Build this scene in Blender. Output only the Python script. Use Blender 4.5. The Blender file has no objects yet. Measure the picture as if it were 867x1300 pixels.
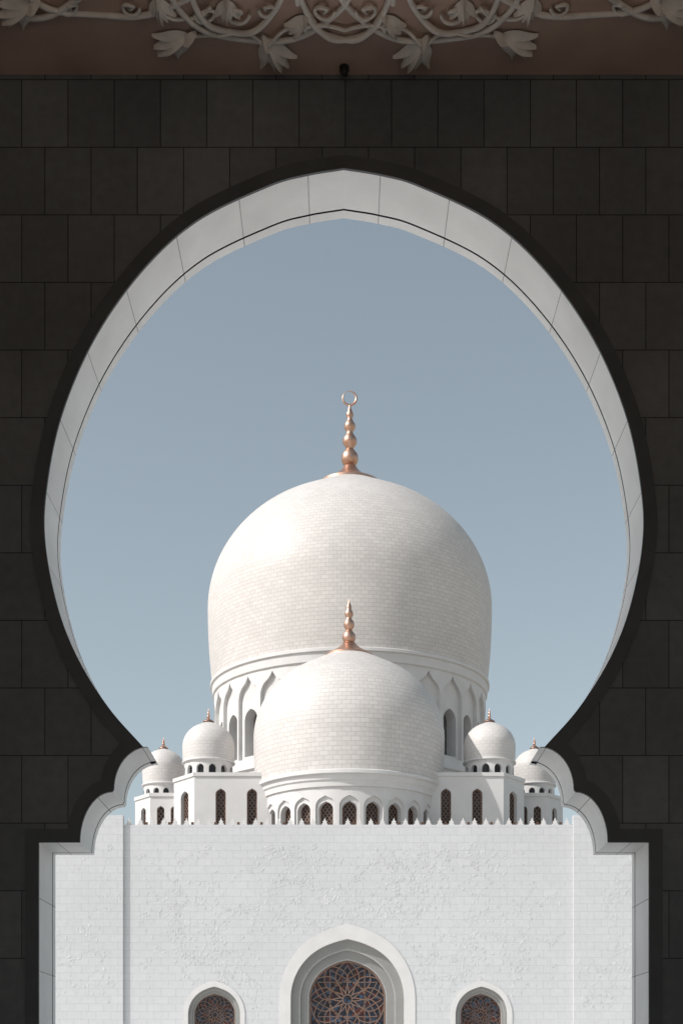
import bpy, math, random
from mathutils import Vector
from mathutils.geometry import tessellate_polygon
random.seed(7)
F=1800.0; HZ=1360.0; CZ=1.6
def X(px,D): return (px-433.5)*D/F
def Z(py,D): return CZ+(HZ-py)*D/F
sc=bpy.context.scene
pi=math.pi

# ------------------------------------------------------------------ materials
def newmat(name):
    m=bpy.data.materials.new(name); m.use_nodes=True
    nt=m.node_tree; b=nt.nodes["Principled BSDF"]
    return m,nt,b
def N(nt,t,**k):
    n=nt.nodes.new(t)
    for a,v in k.items(): setattr(n,a,v)
    return n
def ramp_noise(nt,coord,scale,lo,hi,detail=5):
    n=N(nt,'ShaderNodeTexNoise'); n.inputs['Scale'].default_value=scale; n.inputs['Detail'].default_value=detail
    nt.links.new(coord,n.inputs['Vector'])
    mr=N(nt,'ShaderNodeMapRange'); mr.inputs[1].default_value=.3; mr.inputs[2].default_value=.7
    mr.inputs[3].default_value=lo; mr.inputs[4].default_value=hi
    nt.links.new(n.outputs['Fac'],mr.inputs[0]); return mr.outputs[0],n.outputs['Fac']
def mulcol(nt,col,fac):
    mx=N(nt,'ShaderNodeMix',data_type='RGBA',blend_type='MULTIPLY'); mx.inputs[0].default_value=1
    nt.links.new(col,mx.inputs[6]); 
    cc=N(nt,'ShaderNodeCombineColor')
    for i in range(3): nt.links.new(fac,cc.inputs[i])
    nt.links.new(cc.outputs[0],mx.inputs[7]); return mx.outputs[2]
def brickmat(name,c1,c2,cm,w,h,mort,rough=.6,nscale=.4,nlo=.9,nhi=1.05,bump=.15,dist=.02,fine=6,spec=.3,flo=.96,fhi=1.03):
    m,nt,b=newmat(name)
    uv=N(nt,'ShaderNodeUVMap'); uv.uv_map='UV'
    br=N(nt,'ShaderNodeTexBrick'); br.offset=.5
    br.inputs['Color1'].default_value=(*c1,1); br.inputs['Color2'].default_value=(*c2,1); br.inputs['Mortar'].default_value=(*cm,1)
    br.inputs['Scale'].default_value=1; br.inputs['Mortar Size'].default_value=mort; br.inputs['Mortar Smooth'].default_value=.1
    br.inputs['Bias'].default_value=0
    br.inputs['Brick Width'].default_value=w; br.inputs['Row Height'].default_value=h
    nt.links.new(uv.outputs[0],br.inputs['Vector'])
    tc=N(nt,'ShaderNodeTexCoord')
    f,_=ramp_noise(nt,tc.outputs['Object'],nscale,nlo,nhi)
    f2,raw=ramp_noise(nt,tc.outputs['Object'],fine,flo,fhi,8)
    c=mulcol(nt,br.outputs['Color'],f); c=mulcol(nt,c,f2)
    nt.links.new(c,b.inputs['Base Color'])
    b.inputs['Roughness'].default_value=rough; b.inputs['Specular IOR Level'].default_value=spec
    bp=N(nt,'ShaderNodeBump'); bp.inputs['Strength'].default_value=bump; bp.inputs['Distance'].default_value=dist
    inv=N(nt,'ShaderNodeMath',operation='SUBTRACT'); inv.inputs[0].default_value=1
    nt.links.new(br.outputs['Fac'],inv.inputs[1])
    ad=N(nt,'ShaderNodeMath',operation='MULTIPLY_ADD'); nt.links.new(raw,ad.inputs[0]); ad.inputs[1].default_value=.25
    nt.links.new(inv.outputs[0],ad.inputs[2]); nt.links.new(ad.outputs[0],bp.inputs['Height'])
    nt.links.new(bp.outputs[0],b.inputs['Normal'])
    return m
def plain(name,c,rough=.6,metal=0,nscale=1.5,lo=.85,hi=1.08,spec=.3,bump=.0):
    m,nt,b=newmat(name)
    tc=N(nt,'ShaderNodeTexCoord')
    f,raw=ramp_noise(nt,tc.outputs['Object'],nscale,lo,hi,7)
    rgb=N(nt,'ShaderNodeRGB'); rgb.outputs[0].default_value=(*c,1)
    nt.links.new(mulcol(nt,rgb.outputs[0],f),b.inputs['Base Color'])
    b.inputs['Roughness'].default_value=rough; b.inputs['Metallic'].default_value=metal; b.inputs['Specular IOR Level'].default_value=spec
    if bump:
        bp=N(nt,'ShaderNodeBump'); bp.inputs['Strength'].default_value=bump; bp.inputs['Distance'].default_value=.03
        nt.links.new(raw,bp.inputs['Height']); nt.links.new(bp.outputs[0],b.inputs['Normal'])
    return m
M_dome=brickmat('dome_marble',(.605,.58,.555),(.55,.525,.505),(.39,.37,.36),.90,.45,.020,.5,.12,.93,1.03,.25,.025,3)
M_fac=brickmat('facade_marble',(.555,.562,.57),(.535,.542,.55),(.43,.435,.44),1.35,.72,.018,.55,.1,.95,1.02,.12,.02,3)
M_white=plain('white_marble',(.61,.60,.59),.5,nscale=.6,lo=.93,hi=1.03)
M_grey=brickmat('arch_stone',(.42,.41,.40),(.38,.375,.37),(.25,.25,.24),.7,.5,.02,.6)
M_relief=plain('relief_marble',(.505,.51,.515),.55)
M_leaf=plain('relief_leaf_marble',(.54,.546,.552),.55)
M_wall=brickmat('marble_tiles_painted_shade',(.150,.154,.158),(.112,.116,.120),(.014,.014,.014),.6185,.9057,.006,.45,.5,.8,1.15,.6,.01,7,spec=.25,flo=.88,fhi=1.08)  # white marble; the hall's shade is painted into this dark base colour
M_trim=plain('dark_stone_trim',(.075,.077,.080),.5,nscale=2)
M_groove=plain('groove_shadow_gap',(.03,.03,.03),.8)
M_hall=plain('hall_plaster',(.6,.6,.59),.8)
M_ceil=plain('ceiling_plaster',(.52,.355,.285),.85,nscale=1.2,lo=.85,hi=1.1,bump=.1)
M_orn=plain('ornament_plaster',(.80,.72,.65),.7,nscale=6,lo=.85,hi=1.05,bump=.15)
M_floor=brickmat('floor_marble',(.64,.64,.63),(.6,.6,.59),(.3,.3,.3),1.2,1.2,.006,.25)
M_court=brickmat('courtyard_marble',(.86,.85,.83),(.82,.81,.79),(.6,.6,.58),1.5,1.5,.01,.35)
M_sand=plain('sand_ground',(.42,.36,.28),.95,nscale=.05)
M_gold=plain('copper_gold',(.58,.37,.28),.40,metal=1,nscale=3,lo=.8,hi=1.05)
M_lat=plain('bronze_lattice',(.20,.13,.10),.5,metal=.2,nscale=3)
M_black=plain('black_plastic',(.02,.02,.02),.4)
M_bronze=plain('lamp_housing',(.12,.07,.05),.5)
def glassmat(name,cols,scale):
    m,nt,b=newmat(name)
    tc=N(nt,'ShaderNodeTexCoord'); v=N(nt,'ShaderNodeTexVoronoi'); v.inputs['Scale'].default_value=scale
    nt.links.new(tc.outputs['Object'],v.inputs['Vector'])
    sp=N(nt,'ShaderNodeSeparateColor'); nt.links.new(v.outputs['Color'],sp.inputs[0])
    r=N(nt,'ShaderNodeValToRGB'); r.color_ramp.interpolation='CONSTANT'
    e=r.color_ramp.elements
    while len(e)<len(cols): e.new(.5)
    for i,c in enumerate(cols): e[i].position=i/len(cols); e[i].color=(*c,1)
    nt.links.new(sp.outputs[0],r.inputs[0]); nt.links.new(r.outputs[0],b.inputs['Base Color'])
    b.inputs['Roughness'].default_value=.25; b.inputs['Specular IOR Level'].default_value=.3
    return m
M_glass=glassmat('stained_glass',[(.02,.025,.035),(.03,.035,.05),(.015,.015,.02),(.04,.07,.11),(.02,.02,.025),(.08,.025,.02)],3.5)
M_gdark=glassmat('dark_window_glass',[(.02,.022,.025),(.03,.03,.034),(.012,.012,.014)],1.5)
M_mglass=plain('drum_window_glass',(.11,.108,.105),.35)
M_rev,nt,b=newmat('reveal_marble')
uv=N(nt,'ShaderNodeUVMap'); uv.uv_map='UV'
br=N(nt,'ShaderNodeTexBrick'); br.offset=0
for k,v in (('Color1',(.94,.93,.915,1)),('Color2',(.87,.86,.845,1)),('Mortar',(.33,.33,.33,1)),('Scale',1),('Mortar Size',.006),('Brick Width',.98),('Row Height',5.0),('Mortar Smooth',.1)):
    br.inputs[k].default_value=v
nt.links.new(uv.outputs[0],br.inputs['Vector'])
tc=N(nt,'ShaderNodeTexCoord'); f,raw=ramp_noise(nt,tc.outputs['Object'],1.6,.92,1.03,8)
nt.links.new(mulcol(nt,br.outputs['Color'],f),b.inputs['Base Color']); b.inputs['Roughness'].default_value=.55
b.inputs['Specular IOR Level'].default_value=.3

# ------------------------------------------------------------------ mesh helpers
def mesh(name,V,Fc,mats,fm=None,uv=None,smooth=False,parent=None,sharp=None):
    me=bpy.data.meshes.new(name); me.from_pydata([tuple(v) for v in V],[],Fc)
    for m in (mats if isinstance(mats,(list,tuple)) else [mats]): me.materials.append(m)
    if fm: me.polygons.foreach_set('material_index',fm)
    ul=me.uv_layers.new(name='UV')
    for p in me.polygons:
        for li in p.loop_indices:
            vi=me.loops[li].vertex_index
            ul.data[li].uv = uv[vi] if uv else (V[vi][0]+V[vi][1],V[vi][2])
    if smooth:
        me.polygons.foreach_set('use_smooth',[True]*len(me.polygons))
        if sharp: me.set_sharp_from_angle(angle=math.radians(sharp))
    me.update()
    o=bpy.data.objects.new(name,me); sc.collection.objects.link(o)
    if parent: o.parent=parent
    return o
def empty(name):
    o=bpy.data.objects.new(name,None); sc.collection.objects.link(o); return o
class B:
    def __init__(s): s.V=[];s.F=[];s.M=[];s.U=[]
    def add(s,vs,fs,m=0,uv=None):
        o=len(s.V); s.V+= [tuple(v) for v in vs]
        s.U+= list(uv) if uv else [(v[0]+v[1],v[2]) for v in vs]
        for f in fs: s.F.append(tuple(i+o for i in f)); s.M.append(m)
    def box(s,x0,x1,y0,y1,z0,z1,m=0):
        vs=[(x,y,z) for z in (z0,z1) for y in (y0,y1) for x in (x0,x1)]
        s.add(vs,[(0,2,3,1),(4,5,7,6),(0,1,5,4),(2,6,7,3),(0,4,6,2),(1,3,7,5)],m)
    def poly(s,loops,f,d,m=0):
        fl=[p for l in loops for p in l]
        tr=tessellate_polygon([[Vector((p[0],p[1],0)) for p in l] for l in loops])
        s.add([f(p[0],p[1],d) for p in fl],tr,m,[(f(p[0],p[1],d)[0] if f.planar else p[0]+f.u0,p[1]) for p in fl])
    def strip(s,A,Bb,f,da,db,m=0,closed=False):
        n=len(A); 
        vs=[f(p[0],p[1],da) for p in A]+[f(p[0],p[1],db) for p in Bb]
        acc=[0]
        for i in range(1,n): acc.append(acc[-1]+math.dist(A[i],A[i-1]))
        fs=[(i,(i+1)%n,n+(i+1)%n,n+i) for i in range(n if closed else n-1)]
        s.add(vs,fs,m,[(a,.01) for a in acc]+[(a,abs(db-da)+.02) for a in acc])
    def ribbon(s,pts,w,f,d,m=0):
        L=[];R=[]
        for i,p in enumerate(pts):
            a=pts[max(0,i-1)]; c=pts[min(len(pts)-1,i+1)]
            tx,tz=c[0]-a[0],c[1]-a[1]; l=math.hypot(tx,tz) or 1
            L.append((p[0]-tz/l*w/2,p[1]+tx/l*w/2)); R.append((p[0]+tz/l*w/2,p[1]-tx/l*w/2))
        s.strip(L,R,f,d,d,m)
    def make(s,name,mats,parent=None,smooth=False,sharp=None):
        return mesh(name,s.V,s.F,mats,s.M,s.U,smooth,parent,sharp)
def planar(D,sgn=1):
    f=lambda u,z,d: (u,D+d,z)
    f.planar=True; f.u0=0; return f
def cyl(cx,D,R,th):
    def f(u,z,d):
        t=th+u/R; return (cx+(R-d)*math.sin(t),D-(R-d)*math.cos(t),z)
    f.planar=False; f.u0=th*R; return f
def skew(p0,p1):
    dx,dy=p1[0]-p0[0],p1[1]-p0[1]; L=math.hypot(dx,dy); ux,uy=dx/L,dy/L
    nx,ny=-uy,ux
    f=lambda u,z,d:(p0[0]+ux*u+nx*d,p0[1]+uy*u+ny*d,z)
    f.planar=False; f.u0=0; return f,L
def arch(cx,hw,zs,rise,zb,tip=0,n=20):
    pts=[(cx+hw,zb)]
    for i in range(n+1):
        t=pi*i/n; x=hw*math.cos(t)
        pts.append((cx+x,zs+rise*math.sin(t)+tip*max(0,1-abs(x)/(.45*hw))**2))
    pts.append((cx-hw,zb)); return pts
def rect(x0,x1,z0,z1,n=6):
    return [(x0+(x1-x0)*i/n,z0) for i in range(n+1)]+[(x1-(x1-x0)*i/n,z1) for i in range(n+1)]
def inside(poly,p):
    c=False; n=len(poly)
    for i in range(n):
        a=poly[i]; q=poly[i-1]
        if (a[1]>p[1])!=(q[1]>p[1]) and p[0]<(q[0]-a[0])*(p[1]-a[1])/(q[1]-a[1])+a[0]: c=not c
    return c
def lattice(bd,outl,f,d,step,w,m):
    xs=[p[0] for p in outl]; zs=[p[1] for p in outl]
    x0,x1,z0,z1=min(xs),max(xs),min(zs),max(zs)
    for s in (1,-1):
        k=-int((z1-z0+x1-x0)/step)-1
        for j in range(k,-k+1):
            seg=[]; cx=(x0+x1)/2
            n=40; ext=(x1-x0)/2
            for i in range(n+1):
                u=-ext+2*ext*i/n; z=z0+j*step+s*u*1.25
                if inside(outl,(cx+u,z)): seg.append((cx+u,z))
                else:
                    if len(seg)>1: bd.ribbon([seg[0],seg[-1]],w,f,d,m)
                    seg=[]
            if len(seg)>1: bd.ribbon([seg[0],seg[-1]],w,f,d,m)
    bd.ribbon([(cx_+(px_-cx_)*.94,z_) for (px_,z_) in outl for cx_ in [(x0+x1)/2]],w*1.6,f,d-.01,m)
def revolve(name,prof,cx,D,mats,parent,seg=96,Ru=None,sharp=40):
    V=[];U=[];Fc=[]; Ru=Ru or max(r for r,z in prof); acc=0
    for i,(r,z) in enumerate(prof):
        if i: acc+=math.dist(prof[i],prof[i-1])
        for k in range(seg+1):
            t=2*pi*k/seg+pi
            V.append((cx+r*math.sin(t),D-r*math.cos(t),z)); U.append((t*Ru,acc))
    for i in range(len(prof)-1):
        for k in range(seg):
            a=i*(seg+1)+k; Fc.append((a,a+1,a+seg+2,a+seg+1))
    return mesh(name,V,Fc,mats,None,U,True,parent,sharp)

# ================================================================== FOREGROUND ARCHWAY
DW=19.0; CX=436.5
archp=[(0,216),(48,224),(96,238),(186,282),(256,346),(316,432),(357,528),(376,620),(378,690),(362,772),(336,838),(297,900),(254,949)]
def catmull(P,n):
    out=[]
    for i in range(len(P)-1):
        p0=P[i-1] if i>0 else (2*P[0][0]-P[1][0],2*P[0][1]-P[1][1])
        p1,p2=P[i],P[i+1]; p3=P[i+2] if i+2<len(P) else (2*p2[0]-p1[0],2*p2[1]-p1[1])
        for k in range(n):
            t=k/n
            out.append(tuple(.5*(2*p1[j]+(p2[j]-p0[j])*t+(2*p0[j]-5*p1[j]+4*p2[j]-p3[j])*t*t+(3*p1[j]-p0[j]-3*p2[j]+p3[j])*t**3) for j in (0,1)))
    out.append(P[-1]); return out
A0=catmull(archp,10)
L1=[(248+43*math.sin(t),1003-54*math.cos(t)) for t in [pi/2*i/12 for i in range(13)]]
L2=[(293+41*math.sin(t),1070-64*math.cos(t)) for t in [pi/2*i/12 for i in range(13)]]
FLP=HZ+CZ*F/DW
H0=[(334,1070),(386,1070)]; J0=[(386,1070),(386,FLP)]
pieces=[A0,L1,L2,H0,J0]
def off(P,d):
    out=[]
    for i,p in enumerate(P):
        a=P[max(0,i-1)]; c=P[min(len(P)-1,i+1)]
        tx,ty=c[0]-a[0],c[1]-a[1]; l=math.hypot(tx,ty)
        out.append((p[0]+ty/l*d,p[1]-tx/l*d))
    return out
def isect(A,Bq):
    for i in range(len(A)-1):
        for j in range(len(Bq)-1,0,-1):
            x1,y1=A[i];x2,y2=A[i+1];x3,y3=Bq[j-1];x4,y4=Bq[j]
            den=(x1-x2)*(y3-y4)-(y1-y2)*(x3-x4)
            if abs(den)<1e-9: continue
            t=((x1-x3)*(y3-y4)-(y1-y3)*(x3-x4))/den; u=((x1-x3)*(y1-y2)-(y1-y3)*(x1-x2))/den
            if -1e-6<=t<=1+1e-6 and -1e-6<=u<=1+1e-6: return i,j,(x1+t*(x2-x1),y1+t*(y2-y1))
    return None
def offset_path(d):
    P=[off(p,d) for p in pieces]
    P[0][0]=(0,P[0][0][1])
    P[3]=[(300,1070-d),(386+d,1070-d)]; P[4]=[(386+d,1070-d),(386+d,FLP)]
    for i in range(3):
        r=isect(P[i],P[i+1])
        if r:
            a,bq,pt=r; P[i]=P[i][:a+1]+[pt]; P[i+1]=[pt]+P[i+1][bq:]
    out=[]
    for p in P:
        for q in p:
            if not out or math.dist(out[-1],q)>.3: out.append(q)
    return out
def full(P):
    left=[(X(CX-dx,DW),Z(y,DW)) for dx,y in reversed(P)]
    right=[(X(CX+dx,DW),Z(y,DW)) for dx,y in P[1:]]
    return left+right
inner=[]
for p in pieces:
    for q in p:
        if not inner or math.dist(inner[-1],q)>.3: inner.append(q)
OUT=full(inner); TR=full(offset_path(17))
zc=Z(95,DW); WX=14.0; TH=1.07
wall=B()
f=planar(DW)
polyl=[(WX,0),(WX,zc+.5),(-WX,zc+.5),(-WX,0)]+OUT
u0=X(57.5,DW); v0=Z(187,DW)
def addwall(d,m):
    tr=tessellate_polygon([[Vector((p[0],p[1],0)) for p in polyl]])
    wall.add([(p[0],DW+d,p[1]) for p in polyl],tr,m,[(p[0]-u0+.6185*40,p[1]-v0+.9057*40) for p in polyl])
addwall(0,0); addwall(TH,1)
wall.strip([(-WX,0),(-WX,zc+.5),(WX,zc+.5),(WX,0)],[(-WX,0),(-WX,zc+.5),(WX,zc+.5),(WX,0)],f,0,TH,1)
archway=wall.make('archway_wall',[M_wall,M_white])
def offm(P,d):
    out=[]
    for i,p in enumerate(P):
        a=P[max(0,i-1)]; c=P[min(len(P)-1,i+1)]
        tx,ty=c[0]-a[0],c[1]-a[1]; l=math.hypot(tx,ty)
        out.append((p[0]-ty/l*d,p[1]+tx/l*d))
    return out
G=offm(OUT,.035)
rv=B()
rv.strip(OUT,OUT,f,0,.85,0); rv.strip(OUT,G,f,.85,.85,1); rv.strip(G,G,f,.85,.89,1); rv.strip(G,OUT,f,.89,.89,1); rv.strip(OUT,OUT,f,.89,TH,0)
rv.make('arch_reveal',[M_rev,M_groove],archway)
tb=B()
band=OUT+TR[::-1]
tb.poly([band],f,-.045,0); tb.strip(OUT,OUT,f,-.045,0,0); tb.strip(TR,TR,f,-.045,0,0)
tb.make('arch_surround_moulding',[M_trim],archway)

# ---- portico hall
YB=-9.0
h=B(); h.box(-WX-.5,-WX,YB,DW,0,zc+.5); h.make('portico_side_wall',[M_hall])
h=B(); h.box(WX,WX+.5,YB,DW,0,zc+.5); h.make('portico_side_wall.001',[M_hall])
h=B(); 
h.box(-WX-.5,WX+.5,YB-.6,YB,13.6,zc+.5)
for x in (-14.5,-7.5,-.5,6.5,13.5): h.box(x,x+1,YB-.6,YB,0,13.6)
h.make('unseen_rear_columns_for_light',[M_hall])  # unseen open rear, shaped to let more light into the hall
h=B(); h.add([(-WX,YB,.008),(WX,YB,.008),(WX,DW+TH,.008),(-WX,DW+TH,.008)],[(0,1,2,3)],0,[(-WX,YB),(WX,YB),(WX,DW+TH),(-WX,DW+TH)]); h.make('portico_floor',[M_floor])
cl=B(); cl.box(-WX,WX,YB,DW-.002,zc,zc+.48); ceiling=cl.make('ornamental_ceiling',[M_ceil])

# ---- ceiling ornament
def C(px,py):
    D=(zc-CZ)*F/(HZ-py); return ((px-433.5)*D/F, DW-D)
def ornpt(x,s,dz): return (x,DW-s,zc-dz)
cd=bpy.data.curves.new('vine_scrolls','CURVE'); cd.dimensions='3D'; cd.bevel_depth=.038; cd.bevel_resolution=2
cd.materials.append(M_orn)
cd2=bpy.data.curves.new('vine_tendrils','CURVE'); cd2.dimensions='3D'; cd2.bevel_depth=.022; cd2.bevel_resolution=2
cd2.materials.append(M_orn)
MS=1.62; XM=2*X(438,18.4)
def vine(ptspx,data=cd,dz=.03):
    base=[C(*p) for p in catmull(ptspx,6)] if len(ptspx)<14 else [C(*p) for p in ptspx]
    for mx in (1,-1):
        for ms in (0,1):
            sp=data.splines.new('POLY'); sp.points.add(len(base)-1)
            for i,(x,s) in enumerate(base):
                xx=x if mx==1 else XM-x
                ss=s if ms==0 else 2*MS-s
                h=dz+.02*math.sin(i*.5)
                sp.points[i].co=(*ornpt(xx,ss,h),1)
def circ(cx,cy,rx,ry,a0,a1,n=40): return [(cx+rx*math.cos(math.radians(a0+(a1-a0)*i/n)),cy+ry*math.sin(math.radians(a0+(a1-a0)*i/n))) for i in range(n+1)]
vine(circ(330,-30,118,80,-5,185),cd,.03)
vine(circ(438,-45,62,92,0,180),cd,.045)
vine(circ(300,-30,60,68,-5,185),cd,.05)
vine(circ(140,-30,118,48,-5,185),cd,.03)
vine(circ(30,-30,80,48,0,180),cd,.05)
vine([(338,56),(326,44),(300,37),(275,40),(240,44)],cd2,.05)
vine([(338,54),(352,40),(372,30),(400,26),(438,34)],cd2,.06)
vine([(200,6),(225,20),(250,18),(268,2)],cd2,.05)
for (sx,sy,r,dr) in ((300,14,17,1),(262,14,15,-1),(340,8,12,-1),(410,10,15,1),(165,6,13,1),(90,6,12,-1)):
    vine([(sx+dr*r*(1-t*.8)*math.cos(t*8),sy+.75*r*(1-t*.8)*math.sin(t*8)) for t in [i/26 for i in range(27)]],cd2,.04)
for d_,n_ in ((cd,'vine_scrolls'),(cd2,'vine_tendrils')):
    o=bpy.data.objects.new(n_,d_); sc.collection.objects.link(o); o.parent=ceiling
fl=B()
def petal(x,s,ang,L,W,hh,curl=0):
    vs=[];n=10
    px_,ps_=x,s; a_=ang
    for i in range(n+1):
        t=i/n; w=W*(math.sin(pi*min(1,t**.8))+.10*(1-t)); h=hh*(.35+.65*math.sin(pi*t*.85))+.012
        ca,sa=math.cos(a_),math.sin(a_)
        for q,hz in ((-1,.004+h*.3),(-.5,h*.8),(0,h*1.25),(.5,h*.8),(1,.004+h*.3)):
            vs.append(ornpt(px_-q*w*sa,ps_+q*w*ca,hz))
        px_+=L/n*ca; ps_+=L/n*sa; a_+=curl/n*(.3+1.6*t)
    fs=[(i*5+j,i*5+j+1,i*5+j+6,i*5+j+5) for i in range(n) for j in range(4)]
    fl.add(vs,fs)
def lily(px,py,deg,sz):
    x,s=C(px,py)
    for mx in (1,-1):
        for ms in (0,1):
            xx=x if mx==1 else XM-x; ss=s if ms==0 else 2*MS-s
            a=math.radians(deg); a=a if mx==1 else pi-a; a=a if ms==0 else -a
            petal(xx,ss,a-.36,sz*1.05,sz*.23,.06,-.75)
            petal(xx,ss,a+.36,sz*1.05,sz*.23,.06,.75)
            petal(xx,ss,a-.14,sz*1.1,sz*.22,.085,-.2)
            petal(xx,ss,a+.14,sz*1.1,sz*.22,.085,.2)
            petal(xx,ss,a,sz*1.12,sz*.20,.12,0)
            petal(xx-math.cos(a)*sz*.28,ss-math.sin(a)*sz*.28,a,sz*.5,sz*.11,.13)
lily(338,50,-68,.46); lily(240,42,-148,.46); lily(42,2,-150,.46); lily(388,18,-120,.3); lily(200,-4,-85,.32); lily(288,-2,-95,.3)
fl.make('lily_flowers',[M_orn],ceiling,True,50)
sx,ss=X(437,18.75),.17
q=.75
revolve('security_camera',[(0,zc-.17*q),(.035*q,zc-.165*q),(.06*q,zc-.14*q),(.07*q,zc-.11*q),(.068*q,zc-.085*q),(.085*q,zc-.08*q),(.085*q,zc-.02*q),(.06*q,zc-.005),(.06*q,zc)],sx,DW-ss,[M_black],None,24)

# ================================================================== GROUND
g=B(); g.add([(-4000,-4000,0),(4000,-4000,0),(4000,4000,0),(-4000,4000,0)],[(0,1,2,3)]); g.make('ground',[M_sand])
g=B(); c=[(-75,DW+TH,.004),(75,DW+TH,.004),(75,133,.004),(-75,133,.004)]
g.add(c,[(0,1,2,3)],0,[(p[0],p[1]) for p in c]); g.make('courtyard_pavement',[M_court])

# ================================================================== MOSQUE
mosque=empty('white_domed_mosque')
DF=133.0; s=DF/F; ztop=Z(1047,DF); deck=ztop-.8
xl,xr=X(157,DF),X(727,DF)
f=planar(DF)
fb=B()
cW=arch(X(441,DF),72*s,Z(1268,DF),73*s,0,.22,40)
sW=[arch(X(px,DF),33*s,Z(1288,DF),34*s,1.2,.12,28) for px in (272,611)]
outer=[(xl,0),(cW[-1][0],0)]+[(x,z) for x,z in cW[::-1]][1:-1]+[(cW[0][0],0),(xr,0),(xr,ztop),(xl,ztop)]
fb.poly([outer]+sW,f,0,0)
DB=132.72; zbt=ztop+.85
fb2=planar(DB)
for a,bx in ((-46,xl),(xr,46)):
    fb.poly([[(a,0),(bx,0),(bx,zbt),(a,zbt)]],fb2,0,0)
    fb.add([(a,DB,zbt),(bx,DB,zbt),(bx,DF+.6,zbt),(a,DF+.6,zbt)],[(0,1,2,3)],1)
for xx in (xl,xr): fb.add([(xx,DB,0),(xx,DF+.6,0),(xx,DF+.6,zbt),(xx,DB,zbt)],[(0,1,2,3)])
fb.add([(xl,DF,ztop),(xr,DF,ztop),(xr,DF+.6,ztop),(xl,DF+.6,ztop)],[(0,1,2,3)],1)
fb.add([(xl,DF+.6,ztop),(xr,DF+.6,ztop),(xr,DF+.6,deck),(xl,DF+.6,deck)],[(0,1,2,3)],1)
for a,bx in ((-46,xl),(xr,46)): fb.add([(a,DF+.6,zbt),(bx,DF+.6,zbt),(bx,DF+.6,deck),(a,DF+.6,deck)],[(0,1,2,3)],1)
fb.add([(-46,DF+.6,deck),(46,DF+.6,deck),(46,215,deck),(-46,215,deck)],[(0,1,2,3)],2)
for xx in (-46,46): fb.add([(xx,DB,0),(xx,215,0),(xx,215,deck),(xx,DF+.6,deck),(xx,DF+.6,zbt),(xx,DB,zbt)],[(0,1,2,3,4,5)],0)
fb.add([(-46,215,0),(46,215,0),(46,215,deck),(-46,215,deck)],[(0,1,2,3)],0)
fb.make('facade_walls',[M_fac,M_white,M_grey],mosque)
def big_window(nm,cx,zs,hws,rises,zb,tips,depths,lat):
    w=B(); A=[arch(cx,a,zs,r,zb,t,40) for a,r,t in zip(hws,rises,tips)]
    w.strip(A[0],A[1],f,-.07,-.07,0); w.strip(A[0],A[0],f,-.07,0,0); w.strip(A[1],A[1],f,-.07,depths[0],0)
    for i in range(1,len(A)-1):
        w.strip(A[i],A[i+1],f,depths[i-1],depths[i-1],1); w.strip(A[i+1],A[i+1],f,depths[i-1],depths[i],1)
    w.poly([A[-1]],f,depths[-1],2)
    lat(w,A[-1],depths[-1]-.05)
    w.make(nm,[M_white,M_grey,M_glass,M_lat],mosque)
def rosette(cx,cz,R,n=12):
    def go(w,outl,d):
        def rib(pts,wd,dd=0):
            seg=[]
            for p in pts:
                if inside(outl,p): seg.append(p)
                else:
                    if len(seg)>1: w.ribbon(seg,wd,f,d-dd,3)
                    seg=[]
            if len(seg)>1: w.ribbon(seg,wd,f,d-dd,3)
        wd=R*.026
        rib([(cx+R*.97*math.cos(t*pi/40),cz+R*.97*math.sin(t*pi/40)) for t in range(81)],wd*1.3,.01)
        rib([(cx+R*.12*math.cos(t*pi/20),cz+R*.12*math.sin(t*pi/20)) for t in range(41)],wd,.01)
        for k in range(n):
            a=2*pi*k/n
            for sg in (1,-1):
                rib([(cx+R*t*math.cos(a+sg*.55*math.sin(pi*t)),cz+R*t*math.sin(a+sg*.55*math.sin(pi*t))) for t in [.12+.85*i/24 for i in range(25)]],wd,.02 if sg>0 else .03)
            p0=(cx+R*.9*math.cos(a),cz+R*.9*math.sin(a)); p1=(cx+R*.9*math.cos(a+2*pi*4/n),cz+R*.9*math.sin(a+2*pi*4/n))
            rib([(p0[0]+(p1[0]-p0[0])*t/30,p0[1]+(p1[1]-p0[1])*t/30) for t in range(31)],wd*.8,.04)
        z0=min(p[1] for p in outl)
        z=z0
        while z<cz-R*.98:
            rib([(cx-R+2*R*i/40,z) for i in range(41)],wd); z+=R*.3
        for k in range(-2,3): rib([(cx+k*R*.33,z0+(cz-R-z0)*i/40) for i in range(41)],wd)
        rib([((p[0]-cx)*.97+cx,(p[1]-cz)*.97+cz if p[1]>cz else p[1]+.01) for p in outl],wd*1.8,.05)
    return go
cx=X(441,DF); zs=Z(1268,DF)
big_window('main_entrance_window',cx,zs,[86*s,72*s,60*s,49*s],[91*s,73*s,60*s,48*s],0.01,[.32,.22,.2,.15],[.5,.9,1.3],rosette(cx,zs,49*s))
for i,px in enumerate((272,611)):
    cx=X(px,DF); zs=Z(1288,DF)
    big_window('arched_side_window',cx,zs,[39*s,33*s,29*s,26*s],[41*s,34*s,30*s,26*s],1.2,[.15,.12,.1,.1],[.4,.6,1.0],rosette(cx,zs,26*s,10))
mb=B(); xx=xl+.5; k=0
while xx<xr-.3:
    pr=[(-.3,0),(-.3,.12),(-.16,.2),(-.24,.34),(-.1,.44),(0,.72),(.1,.44),(.24,.34),(.16,.2),(.3,.12),(.3,0)]
    pl=[(xx+a*.9,ztop+b_*.95) for a,b_ in pr]
    mb.poly([pl],planar(DF),.12,0); mb.poly([pl],planar(DF),.34,0); mb.strip(pl,pl,planar(DF),.12,.34,0)
    if k%2: mb.box(xx+.42,xx+.66,DF+.3,DF+.5,ztop,ztop+.3,1)
    xx+=1.08; k+=1
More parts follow.
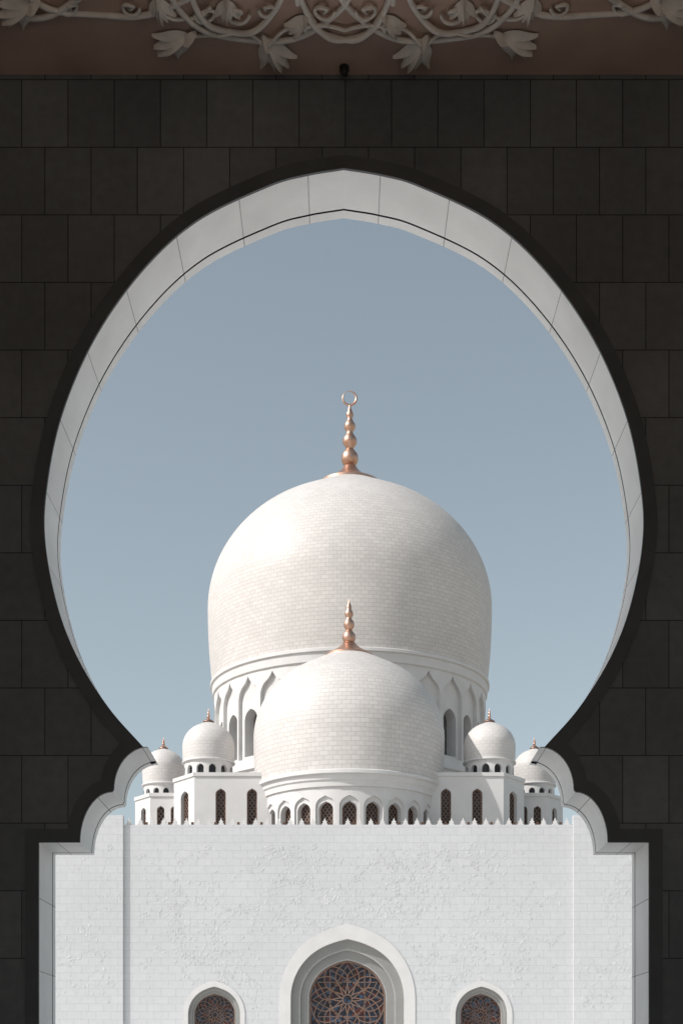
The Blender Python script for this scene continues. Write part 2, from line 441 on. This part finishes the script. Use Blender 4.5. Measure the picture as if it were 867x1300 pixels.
mb.make('parapet_merlons',[M_white,M_bronze],mosque)

# facade floral relief (very shallow carving)
rc=bpy.data.curves.new('floral_relief','CURVE'); rc.dimensions='3D'; rc.bevel_depth=.026; rc.bevel_resolution=1; rc.materials.append(M_relief)
lf=B()
def ok(x,z,D):
    px=433.5+x*F/D; py=HZ-(z-CZ)*F/D
    if py<1078: return False
    if math.hypot(px-441,min(0,py-1268))<96 and abs(px-441)<96: return False
    for c_ in (272,611):
        if math.hypot(px-c_,min(0,py-1288))<46: return False
    if D==DF and not(180<px<715): return False
    if D==DB and not(px<148 or px>738): return False
    return z>1
def leaf(x,z,a,L,D):
    ca,sa=math.cos(a),math.sin(a); w=L*.28
    q=[(0,0,.0),(.5,w/L,.0),(1,0,0),(.5,-w/L,0),(.5,0,.02)]
    vs=[(x+L*(u*ca-v*sa),D-.006-h,z+L*(u*sa+v*ca)) for u,v,h in q]
    lf.add(vs,[(0,1,4),(1,2,4),(2,3,4),(3,0,4)])
def grow(x,z,a,n,D,depth=0):
    pts=[]; kk=random.uniform(-.1,.1)
    for i in range(n):
        if not ok(x,z,D): break
        pts.append((x,z)); kk+=random.uniform(-.035,.035); kk=max(-.28,min(.28,kk)); a+=kk
        x+=.3*math.cos(a); z+=.3*math.sin(a)
        if i%3==1: leaf(x,z,a+random.choice((-1,1))*random.uniform(.6,1.2),random.uniform(.3,.55),D)
        if i%9==5 and depth<2: grow(x,z,a+random.choice((-.8,.8)),n//2,D,depth+1)
    if len(pts)>2:
        sp=rc.splines.new('POLY'); sp.points.add(len(pts)-1)
        for i,(px_,pz_) in enumerate(pts): sp.points[i].co=(px_,D+.017,pz_,1)
        if depth<1:
            for j in range(6): leaf(x,z,j*pi/3,.42,D)
for i in range(32):
    px=random.uniform(210,690); py=random.gauss(1145,32) if abs(px-441)<130 else random.gauss(1175,45)
    D=DF; grow(X(px,D),Z(py,D),random.uniform(0,2*pi),34,D)
for i in range(12):
    px=random.choice((random.uniform(75,135),random.uniform(750,800))); D=DB
    grow(X(px,D),Z(random.uniform(1090,1290),D),random.uniform(0,2*pi),26,D)
o=bpy.data.objects.new('floral_relief',rc); sc.collection.objects.link(o); o.parent=mosque
lf.make('floral_relief_leaves',[M_leaf],mosque)

# ---- dome helper
def dome_profile(R,zc_,b,zbase,b2,tip,tipw=.25):
    P=[]
    n2=10
    for i in range(n2+1):
        z=zbase+(zc_-zbase)*i/n2; P.append((R*math.sqrt(1-((zc_-z)/b2)**2),z))
    n=40
    for i in range(1,n+1):
        t=pi/2*i/n; r=R*math.cos(t); P.append((max(r,.001),zc_+b*math.sin(t)+tip*max(0,1-r/(tipw*R))**2))
    return P
def finial(name,cx,D,prof,mats=M_gold,par=mosque,seg=32):
    return revolve(name,[(max(r,.001),z) for r,z in prof],cx,D,[mats],par,seg,sharp=60)

def drum_arcade(name,cx,D,R,n,phase,z0,z1,layers,glass,lat=None,mats=None):
    bd=B(); bw=2*pi*R/n
    for k in range(n):
        th=2*pi*(k+phase)/n
        f=cyl(cx,D,R,th)
        d=0; prev=None
        O=arch(0,*layers[0][0])
        bd.poly([rect(-bw/2,bw/2,z0,z1,4),O],f,0,0)
        for i,(spec,dep) in enumerate(layers):
            O=arch(0,*spec)
            if i>0:
                bd.poly([prev,O],f,d,0)
            bd.strip(O,O,f,d,d+dep,0,closed=True); d+=dep; prev=O
        bd.poly([prev],f,d,1)
        if lat: lattice(bd,prev,f,d-.06,lat[0],lat[1],2)
    return bd.make(name,mats or [M_white,glass,M_lat],mosque)

# ---- MAIN DOME
D1=178.0; s1=D1/F; c1=X(444,D1); z=lambda y,D=D1:Z(y,D)
R1=17.72; zc1=z(778)
revolve('main_dome',dome_profile(R1,zc1,15.4,z(873),38,2.4,.5),c1,D1,[M_dome],mosque,160)
zb=z(873)
revolve('main_dome_cornice',[(R1*.9,zb+.05),(17.2,zb+.02),(17.42,zb-.1),(17.42,zb-.42),(17.2,zb-.55),(17.15,zb-1.5),(17.0,zb-1.62),(16.2,zb-1.62)],c1,D1,[M_white],mosque,160,sharp=30)
zd1=zb-1.6
drum_arcade('main_drum_arcade',c1,D1,16.95,28,.5,36+CZ,zd1,[((1.76,43.6+CZ,1.9,36.6+CZ,.75),.45),((1.15,41.2+CZ,1.25,37.0+CZ,.1),1.4)],M_mglass,(1.2,.07),[M_white,M_mglass,M_grey])
revolve('main_drum_base',[(16.2,36+CZ),(17.4,36+CZ),(17.5,35.8+CZ),(17.5,35.2+CZ),(17.2,35+CZ),(17.2,deck)],c1,D1,[M_white],mosque,120,sharp=30)
zk=zc1+.2
pf=[(3.6,zk+15.3),(3.95,zk+15.5),(3.95,zk+15.85),(3.2,zk+16.2),(2.2,zk+16.75),(1.5,zk+17.25),(1.05,zk+17.75)]
pf+=[(r*s1,z(y)) for y,r in ((594,9),(591,6.5),(589,9),(584,11),(578,10.5),(573,7),(570,4.5),(567,6),(563,9),(558,9),(553,6),(550,4),(547,5),(543,7.5),(539,7),(535,4.5),(532,3),(529,4.5),(526,4.8),(522,3),(518,1.8),(515,1.5),(513,.3))]
finial('main_dome_finial',c1,D1,pf)
cr=B(); n=48; a0=math.radians(128); span=math.radians(342); R=9.8*s1; ccz=z(506)
for i in range(n+1):
    t=i/n; a=a0+span*t; th=.04+.12*math.sin(pi*t)
    for q in range(8):
        b_=2*pi*q/8
        rr=R-th+th*math.cos(b_)
        cr.add([(c1+rr*math.cos(a),D1+th*.8*math.sin(b_),ccz+rr*math.sin(a))],[])
for i in range(n):
    for q in range(8):
        cr.F.append((i*8+q,i*8+(q+1)%8,(i+1)*8+(q+1)%8,(i+1)*8+q)); cr.M.append(0)
cr.make('crescent',[M_gold],mosque,True)

# ---- FRONT DOME
D2=148.0; s2=D2/F; c2=X(443,D2); R2=9.93; zc2=Z(940,D2)
revolve('front_dome',dome_profile(R2,zc2,8.6,Z(1001,D2),26,1.4,.5),c2,D2,[M_dome],mosque,128)
zb=Z(1001,D2)
revolve('front_dome_cornice',[(9,zb+.05),(9.75,zb+.02),(9.95,zb-.1),(9.95,zb-.4),(9.65,zb-.5),(9.6,zb-.95),(9.45,zb-1.1),(9.4,zb-1.6),(8.8,zb-1.62)],c2,D2,[M_white],mosque,128,sharp=30)
drum_arcade('front_drum_arcade',c2,D2,9.22,24,0,deck,zb-1.6,[((1.0,26.0+CZ,.95,deck+.5,.12),.2),((.76,25.7+CZ,.75,deck+.7,.08),.7)],M_gdark,(.55,.09))
zk=zc2+.25
pf=[(2.3,zk+8.2),(2.6,zk+8.32),(2.6,zk+8.55),(2.1,zk+8.8),(1.4,zk+9.2),(.95,zk+9.55),(.7,zk+9.85)]
pf+=[(r*s2,Z(y,D2)) for y,r in ((817,5),(815,7),(811,8.5),(806,8),(802,5),(800,3.5),(797,6),(793,7),(789,6),(786,3.5),(784,3.5),(781,5.5),(777,5),(774,3),(772,3.6),(769,3),(765,1.2),(761,.3))]
finial('front_dome_finial',c2,D2,pf)

# ---- flanking pavilions
M_dome_s=brickmat('small_dome_marble',(.605,.58,.56),(.57,.55,.53),(.45,.43,.42),.7,.34,.015,.5,.3,.93,1.03,.1,.02,3)
def pavilion(sgn,name,cxpx,Dd,rpx,yeq,yb,ytop_block,foot,wins,nd,fintop):
    par=mosque
    mir=lambda px: 443+sgn*px
    s_=Dd/F; R=rpx*s_; cx_=X(mir(cxpx),Dd)
    ztb=Z(ytop_block,foot[0][1])
    P=[(X(mir(a),D_),D_) for a,D_ in foot]
    bd=B()
    for i in range(len(P)-1):
        p0,p1=P[i],P[i+1]
        a_,b_=(p0,p1) if p0[0]<=p1[0] else (p1,p0)
        fk,L=skew(a_,b_)
        holes=[]
        for (wi,frac,hw,zs_,rise,zb_) in wins:
            if wi==i:
                uc=L*frac if a_==p0 else L*(1-frac)
                holes.append(arch(uc,hw,zs_,rise,zb_,.08,14))
        bd.poly([[(0,deck),(L,deck),(L,ztb),(0,ztb)]]+holes,fk,0,0)
        for O in holes:
            bd.strip(O,O,fk,0,.45,0,closed=True); bd.poly([O],fk,.45,1); lattice(bd,O,fk,.38,.55,.085,2)
        fr=[(-.02,ztb-.35),(L+.02,ztb-.35),(L+.02,ztb+.02),(-.02,ztb+.02)]
        bd.poly([fr],fk,-.12,3); bd.strip(fr,fr,fk,-.12,.1,3,closed=True)
    back=Dd+R+1.0
    top=[(p[0],p[1],ztb) for p in P]+[(P[-1][0],back,ztb),(P[0][0],back,ztb)]
    bd.add(top,[tuple(range(len(top)))],3)
    bd.add([(P[-1][0],P[-1][1],deck),(P[-1][0],back,deck),(P[-1][0],back,ztb),(P[-1][0],P[-1][1],ztb)],[(0,1,2,3)],0)
    bd.add([(P[0][0],back,deck),(P[-1][0],back,deck),(P[-1][0],back,ztb),(P[0][0],back,ztb)],[(0,1,2,3)],0)
    bd.make(name+'_block',[M_white,M_gdark,M_lat,M_white],par)
    zb_=Z(yb,Dd)
    revolve(name+'_dome',dome_profile(R,Z(yeq,Dd),R*.93,zb_,R*2.6,.3,.4),cx_,Dd,[M_dome_s],par,72)
    revolve(name+'_cornice',[(R*.85,zb_+.03),(R*.99,zb_+.02),(R*1.02,zb_-.05),(R*1.02,zb_-.16),(R*.97,zb_-.22),(R*.8,zb_-.22)],cx_,Dd,[M_white],par,72,sharp=30)
    Rd=R*.93; bw=2*pi*Rd/nd; z1=zb_-.2; z0=ztb
    hh=z1-z0
    drum_arcade(name+'_drum',cx_,Dd,Rd,nd,.5,z0-.0,z1,[((bw*.3,z0+hh*.5,bw*.32,z0+hh*.08,.02),.3)],M_gdark)
    zt=Z(yeq,Dd)+R*.93+.25; k=(fintop-zt)
    finial(name+'_finial',cx_,Dd,[(R*.22,zt-.12),(R*.2,zt-.02),(.2,zt+.15*k),(.08,zt+.22*k),(.17,zt+.32*k),(.16,zt+.4*k),(.07,zt+.48*k),(.13,zt+.56*k),(.12,zt+.62*k),(.05,zt+.7*k),(.08,zt+.76*k),(.03,zt+.85*k),(.005,zt+k)],seg=16)
for sgn in (-1,1):
    zs_=Z(1008,144)
    pavilion(sgn,'inner_pavilion',178,148,33,949,968,981,[(98,144),(196,144),(222,147.2)],
             [(0,.255,.52,zs_,.5,deck+.3),(0,.66,.52,zs_,.5,deck+.3),(1,.47,.75,zs_-.1,.6,deck+.3)],12,Z(899,148))
    zs_=Z(1028,150)
    pavilion(sgn,'outer_pavilion',235,155,27,977,997,1007,[(205,150),(252,150),(271,152.5)],
             [(0,.36,.35,zs_,.35,deck+.3),(0,.72,.4,zs_,.35,deck+.3),(1,.45,.5,zs_,.35,deck+.3)],12,Z(936,155))

# ================================================================== LIGHT
az=math.radians(67); el=math.radians(41)
dirv=Vector((-math.sin(az)*math.cos(el),-math.cos(az)*math.cos(el),math.sin(el)))
sd=bpy.data.lights.new('sun','SUN'); sd.energy=4.4; sd.angle=math.radians(.5); sd.color=(1,.96,.92)
so=bpy.data.objects.new('sun',sd); sc.collection.objects.link(so); so.rotation_euler=dirv.to_track_quat('Z','Y').to_euler(); so.location=(-30,-30,60)
w=bpy.data.worlds.new('World'); sc.world=w; w.use_nodes=True; nt=w.node_tree
sk=N(nt,'ShaderNodeTexSky'); sk.sky_type='NISHITA'; sk.sun_disc=False; sk.sun_elevation=el; sk.sun_rotation=math.atan2(dirv.x,dirv.y)
sk.air_density=1.0; sk.dust_density=2.0; sk.ozone_density=1.0; sk.altitude=0
hs=N(nt,'ShaderNodeHueSaturation'); hs.inputs['Saturation'].default_value=.52; hs.inputs['Hue'].default_value=.472
nt.links.new(sk.outputs[0],hs.inputs['Color'])
bg=nt.nodes['Background']; bg.inputs[1].default_value=.138; nt.links.new(hs.outputs[0],bg.inputs[0])

cam=bpy.data.cameras.new('camera'); co=bpy.data.objects.new('camera',cam); sc.collection.objects.link(co)
co.location=(0,0,CZ); co.rotation_euler=(pi/2,0,0); cam.sensor_width=36; cam.lens=F/1300*36
cam.shift_y=(HZ-650)/1300; cam.clip_end=9000; cam.clip_start=.1
sc.camera=co
sc.view_settings.view_transform='Standard'; sc.view_settings.look='None'; sc.view_settings.exposure=0
